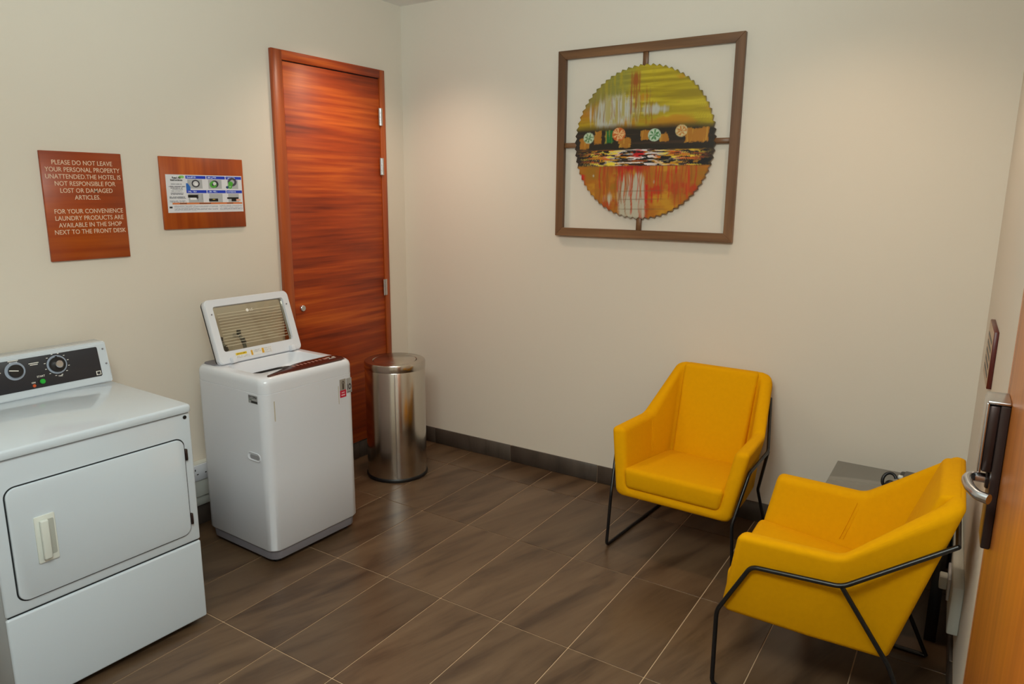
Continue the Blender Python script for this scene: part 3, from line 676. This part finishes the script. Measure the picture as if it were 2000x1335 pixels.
# ------------------------------------------------------------------ pedal-less waste bin
bn = empty('waste_bin', (.362, -.531, 0), .5, 'tall cylindrical stainless steel waste bin with swing lid beside the door', 'bin')
M_BRUSH = bpy.data.materials.new('brushed_steel'); M_BRUSH.use_nodes = True
_b = M_BRUSH.node_tree.nodes['Principled BSDF']; _b.inputs['Base Color'].default_value = srgb(198, 192, 184); _b.inputs['Metallic'].default_value = 1; _b.inputs['Roughness'].default_value = .19
_n = M_BRUSH.node_tree.nodes.new('ShaderNodeTexNoise'); _m = M_BRUSH.node_tree.nodes.new('ShaderNodeMapping'); _t = M_BRUSH.node_tree.nodes.new('ShaderNodeTexCoord'); _m.inputs['Scale'].default_value = (160, 160, 2)
_p = M_BRUSH.node_tree.nodes.new('ShaderNodeBump'); _p.inputs['Strength'].default_value = .06; _p.inputs['Distance'].default_value = .001
M_BRUSH.node_tree.links.new(_t.outputs['Object'], _m.inputs[0]); M_BRUSH.node_tree.links.new(_m.outputs[0], _n.inputs['Vector']); M_BRUSH.node_tree.links.new(_n.outputs[0], _p.inputs['Height']); M_BRUSH.node_tree.links.new(_p.outputs[0], _b.inputs['Normal'])
BR = .1735
from_bm('body', lathe([(BR-.004, .014), (BR, .016), (BR, .645), (BR-.003, .650)], 96), M_BRUSH, bn, angle=40)
from_bm('base_ring', lathe([(BR+.004, 0), (BR+.0065, .004), (BR+.0055, .016), (BR+.001, .021)], 96), M_BLACK, bn, angle=40)
bm = lathe([(BR-.002, .648), (BR+.002, .650), (BR+.0025, .652), (BR+.0025, .684), (BR-.001, .692), (BR-.006, .694), (.128, .692), (.125, .688), (.125, .680)], 96, cap0=False, cap1=False)
lidb = from_bm('lid_rim', bm, M_BRUSH, bn, angle=30)
fl = from_bm('swing_flap', lathe([(.1225, -.004), (.1225, .004), (.119, .006)], 64), M_STEEL, bn, angle=30); fl.location = (0, 0, .687); fl.rotation_euler = (math.radians(2.5), 0, 0)
box('body_seam', (-.002, -.0012, .02), (.0008, .0012, .645), M_CHROME, bn).location = (BR*math.cos(-1.35), BR*math.sin(-1.35), 0)

# ------------------------------------------------------------------ armchairs
def build_chair(loc, a, label):
    ch = empty('armchair', (loc[0], loc[1], 0), -a, label, 'armchair', 'yellow armchairs')
    # local: -y is the front (u = depth runs to +y), x = left(+)/right(-) of the sitter
    def P(w, u, z): return Vector((w, u, z))
    ot = [(.322, .045, .582), (.306, .352, .580), (.244, .652, .795)]     # outer top: arm front, dip, back corner
    ob = [(.268, -.004, .272), (.252, .270, .256), (.232, .500, .246)]
    it = [(.256, .052, .578), (.246, .352, .576), (.196, .604, .800)]
    ib = [(.212, .000, .318), (.205, .270, .315), (.190, .462, .315)]
    def cols(mir):
        s = -1 if mir else 1
        return [[(s*w, u, z) for (w, u, z) in col] for col in zip(ob, ot, it, ib)]
    path = cols(False)+list(reversed(cols(True)))
    bm = bmesh.new(); R = [[bm.verts.new(p) for p in c] for c in path]
    for c0, c1 in zip(R[:-1], R[1:]):
        for k in range(3): bm.faces.new((c0[k], c0[k+1], c1[k+1], c1[k]))
    bm.faces.new(R[0][::-1]); bm.faces.new(R[-1])
    bm.faces.new([R[0][0], R[0][3], R[-1][3], R[-1][0]])
    bm.faces.new([c[0] for c in R]); bm.faces.new([c[3] for c in R][::-1])
    bmesh.ops.recalc_face_normals(bm, faces=bm.faces)
    bmesh.ops.bevel(bm, geom=bm.edges[:]+bm.verts[:], offset=.025, segments=5, profile=.5, affect='EDGES', clamp_overlap=True)
    sh = from_bm('shell', bm, M_YELLOW, ch, angle=50)
    # seat cushion
    def cushion(name, corners, bev, puff, n=1):
        bm = bmesh.new(); v = [bm.verts.new(c) for c in corners]
        for f in ((0, 1, 2, 3), (7, 6, 5, 4), (0, 4, 5, 1), (1, 5, 6, 2), (2, 6, 7, 3), (3, 7, 4, 0)): bm.faces.new([v[i] for i in f])
        bmesh.ops.recalc_face_normals(bm, faces=bm.faces)
        bmesh.ops.bevel(bm, geom=bm.edges[:], offset=bev, segments=4, profile=.5, affect='EDGES')
        big = sorted(bm.faces, key=lambda f: -f.calc_area())[:2]
        r = bmesh.ops.inset_region(bm, faces=[puff_face(big)], thickness=.07, depth=puff)
        return from_bm(name, bm, M_YELLOW, ch, angle=60)
    def puff_face(fs): return max(fs, key=lambda f: f.normal.z-f.normal.y)
    cushion('seat_cushion', [(-.222, -.004, .312), (.222, -.004, .312), (.200, .480, .305), (-.200, .480, .305),
                             (-.236, .002, .412), (.236, .002, .412), (.206, .480, .372), (-.206, .480, .372)], .024, .006)
    cushion('back_cushion', [(-.176, .500, .330), (.176, .500, .330), (.186, .640, .800), (-.186, .640, .800),
                             (-.170, .430, .350), (.170, .430, .350), (.186, .582, .796), (-.186, .582, .796)], .016, .006)
    for s in (1, -1):
        F_, A_, B_, D_, K_, L_, G_ = [P(s*w, u, z) for w, u, z in ((.300, -.004, .008), (.283, -.010, .276), (.312, .096, .482), (.316, .362, .498), (.240, .640, .672), (.248, .506, .246), (.272, .612, .008))]
        fr = tube_obj('side_frame', round_path([G_, F_, A_, B_, D_, K_], .022), .0075, M_RODBLACK, ch)
        tube_obj('rear_leg', round_path([D_, L_, G_], .015), .0075, M_RODBLACK, ch)
        # stitched seam on the inner side at the dip of the arm
        for o in (-.006, .006):
            tube_obj('seam', [P(s*.2395, .342+o, .548), P(s*.2255, .3155+o, .46), P(s*.216, .297+o, .405)], .0018, M_YELLOW, sh, 6)
    tube_obj('rear_crossbar', [P(.240, .640, .672), P(-.240, .640, .672)], .0075, M_RODBLACK, ch)
    return ch
build_chair((2.111, -.682), .026, 'yellow armchair on black rods standing against the painting wall')
build_chair((2.539, -1.077), 1.551, 'yellow armchair in the right corner, beside the wooden entry door')

# ------------------------------------------------------------------ glass side table and the device on it
tb = empty('side_table', (2.935, -.39, 0), 0, 'low side table with grey glass top behind the corner armchair', 'table')
tz = .44
box('glass_top', (-.235, -.29, tz-.012), (.235, .29, tz), M_TABLE, tb, .002, 1)
for sx in (-1, 1):
    for sy in (-1, 1): box('leg', (sx*.215-.02, sy*.265-.02, 0), (sx*.215+.02, sy*.265+.02, tz-.0125), M_RODBLACK, tb, .002, 1)
box('side_panel', (.215, -.245, .06), (.232, .245, tz-.06), M_RODBLACK, tb); box('apron', (-.195, -.275, tz-.045), (.195, -.262, tz-.0125), M_RODBLACK, tb); box('apron', (-.195, .262, tz-.045), (.195, .275, tz-.0125), M_RODBLACK, tb)
dv = empty('desk_device', (3.04, -.34, tz), -.05, 'black desk device with a looped cord on the glass table', 'device')
bm = box_bm((-.078, -.10, .001), (.085, .10, .056), .008, 2); from_bm('casing', bm, M_BLACK, dv, angle=40)
from_bm('top_plate', loft([ring_pts(.008, .03, .068, .055, .008, .056, 4), ring_pts(.008, .03, .066, .053, .008, .064, 4)]), mat('device_dark', srgb(44, 36, 32), .25, coat=.4), dv)
pth = [Vector((-.105+.026*math.cos(t)*(1-.15*t/6), -.02+.012*math.sin(t*1.3), .044+.030*math.sin(t))) for t in np.linspace(.4, 5.2, 22)]
tube_obj('cord', pth, .0065, M_BLACK, dv)
for k in range(4):
    tt = [Vector((-.100+.018*math.cos(t), -.045+.012*k, .022+.018*math.sin(t))) for t in np.linspace(0, 2*PI, 16)]
    tube_obj('cord_coil', tt, .004, M_BLACK, dv, 6)
box('cord_clip', (-.076, -.012, .0562), (-.058, .004, .070), M_OFFWHITE, dv, .002, 1)

# ------------------------------------------------------------------ trunking, sockets, taps
tr = empty('cable_trunking', (0, -1.95, .107), 0, 'white cable trunking low on the left wall behind the machines', 'trunking')
box('lower_channel', (.0005, -.75, .001), (.028, .55, .052), M_OFFWHITE, tr, .003, 1)
box('upper_channel', (.0005, -.75, .056), (.045, .55, .226), M_OFFWHITE, tr, .004, 2)
so = empty('wall_socket', (.045, -1.60, .293), 0, 'white power socket on the trunking between dryer and washing machine', 'socket')
box('socket_plate', (.0005, -.074, -.043), (.009, .074, .036), M_PLASTIC, so, .002, 1)
for y in (-.038, .028):
    for (dy, dz, a, b_) in ((0, .014, .0025, .005), (-.011, -.010, .0045, .0025), (.011, -.010, .0045, .0025)):
        box('pin_hole', (.0088, y+dy-a, dz-b_), (.0094, y+dy+a, dz+b_), M_BLACK, so)
tr2 = empty('cable_trunking', (RW(-.62), -.62, .22), ang, 'pale cable trunking low on the right wall behind the corner armchair', 'trunking')
box('channel', (-.034, -.36, 0), (-.0005, .40, .17), M_OFFWHITE, tr2, .003, 1)
sp = empty('wall_socket', (RW(-.80)-.034, -.80, .32), ang, 'pale power socket with plug on the right wall trunking', 'socket')
box('socket_plate', (-.009, -.07, -.04), (-.0005, .07, .04), M_PLASTIC, sp, .002, 1); box('plug', (-.034, -.03, -.022), (-.0092, .02, .024), M_OFFWHITE, sp, .005, 2)
for (y, z, lab_) in ((-1.327, .925, 'nearer the cherry door'), (-1.432, .905, 'nearer the dryer')):
    hs = empty('water_hose', (0, y, z), 0, 'water tap and hose behind the open lid, '+lab_, 'hose')
    from_bm('tap', cyl_dir((.0005, 0, 0), (.05, 0, 0), .010, 16, .001), M_CHROME, hs, angle=40)
    from_bm('tap_handle', cyl_dir((.038, 0, .006), (.038, 0, .030), .011, 14, .003), M_BLACK, hs, angle=40)
    tube_obj('hose', round_path([(.046, 0, -.004), (.062, .004, -.018), (.068, .014, -.07), (.066, .008, -.13), (.060, -.004, -.30)], .03, 5), .009, M_HOSE, hs)
    from_bm('hose_nut', cyl_dir((.060, .003, -.012), (.066, .009, -.038), .012, 8), M_BLACK, hs)

# ------------------------------------------------------------------ entry door, open flat along the right wall
YE = -2.015
lf = empty('door_2', (RW(YE)-.0030, YE, 0), ang, None, None); prop(lf, kind='structure')
# local x: 0 is next to the wall, -x is into the room; y runs from 0 (free edge) to -.87 (hinge)
box('door_leaf', (-.042, -.87, .008), (0, 0, 2.18), M_LEAF, lf, .0015, 1)
box('edge_lipping', (-.0425, 0, .008), (.0, .006, 2.18), mat('lipping', srgb(170, 120, 92), .5), lf, .001, 1)
fx = -.042
lock = box('lock_plate', (fx-.015, -.112, 1.035), (fx-.0003, -.036, 1.298), M_DARKSTEEL, lf, .003, 2)
box('reader_core', (fx-.030, -.110, 1.176), (fx-.0152, -.038, 1.296), M_DARKSTEEL, lock, .002, 1)
box('reader_cap', (fx-.036, -.109, 1.172), (fx-.0303, -.039, 1.300), M_CHROME, lock, .0025, 3)
box('reader_top', (fx-.0345, -.1125, 1.2985), (fx-.0003, -.0355, 1.3045), M_CHROME, lock, .0025, 3)
lv = from_bm('lever', tube(round_path([(fx-.014, -.072, 1.153), (fx-.042, -.072, 1.153), (fx-.048, -.090, 1.151), (fx-.044, -.122, 1.148), (fx-.032, -.150, 1.146), (fx-.016, -.160, 1.146)], .018, 6), .009, 14), M_CHROME, lock, angle=40)
from_bm('lever_rose', cyl_dir((fx-.0152, -.072, 1.153), (fx-.020, -.072, 1.153), .018, 24, .002), M_DARKSTEEL, lock, angle=40)
for z in (.25, 1.1, 1.95):
    from_bm('door_hinge', cyl_dir((-.02, -.878, z-.05), (-.02, -.878, z+.05), .007, 12), M_CHROME, lf)
# door frame around the opening
df = empty('trim_1', (RW(D0), D0, 0), ang); prop(df, kind='structure')
box('frame_post', (-.012, -.0, 0), (.132, .055, DH+.05), M_DFRAME, df); box('frame_post', (-.012, -.955, 0), (.132, -.90, DH+.05), M_DFRAME, df); box('frame_head', (-.012, -.90, DH), (.132, 0, DH+.05), M_DFRAME, df)
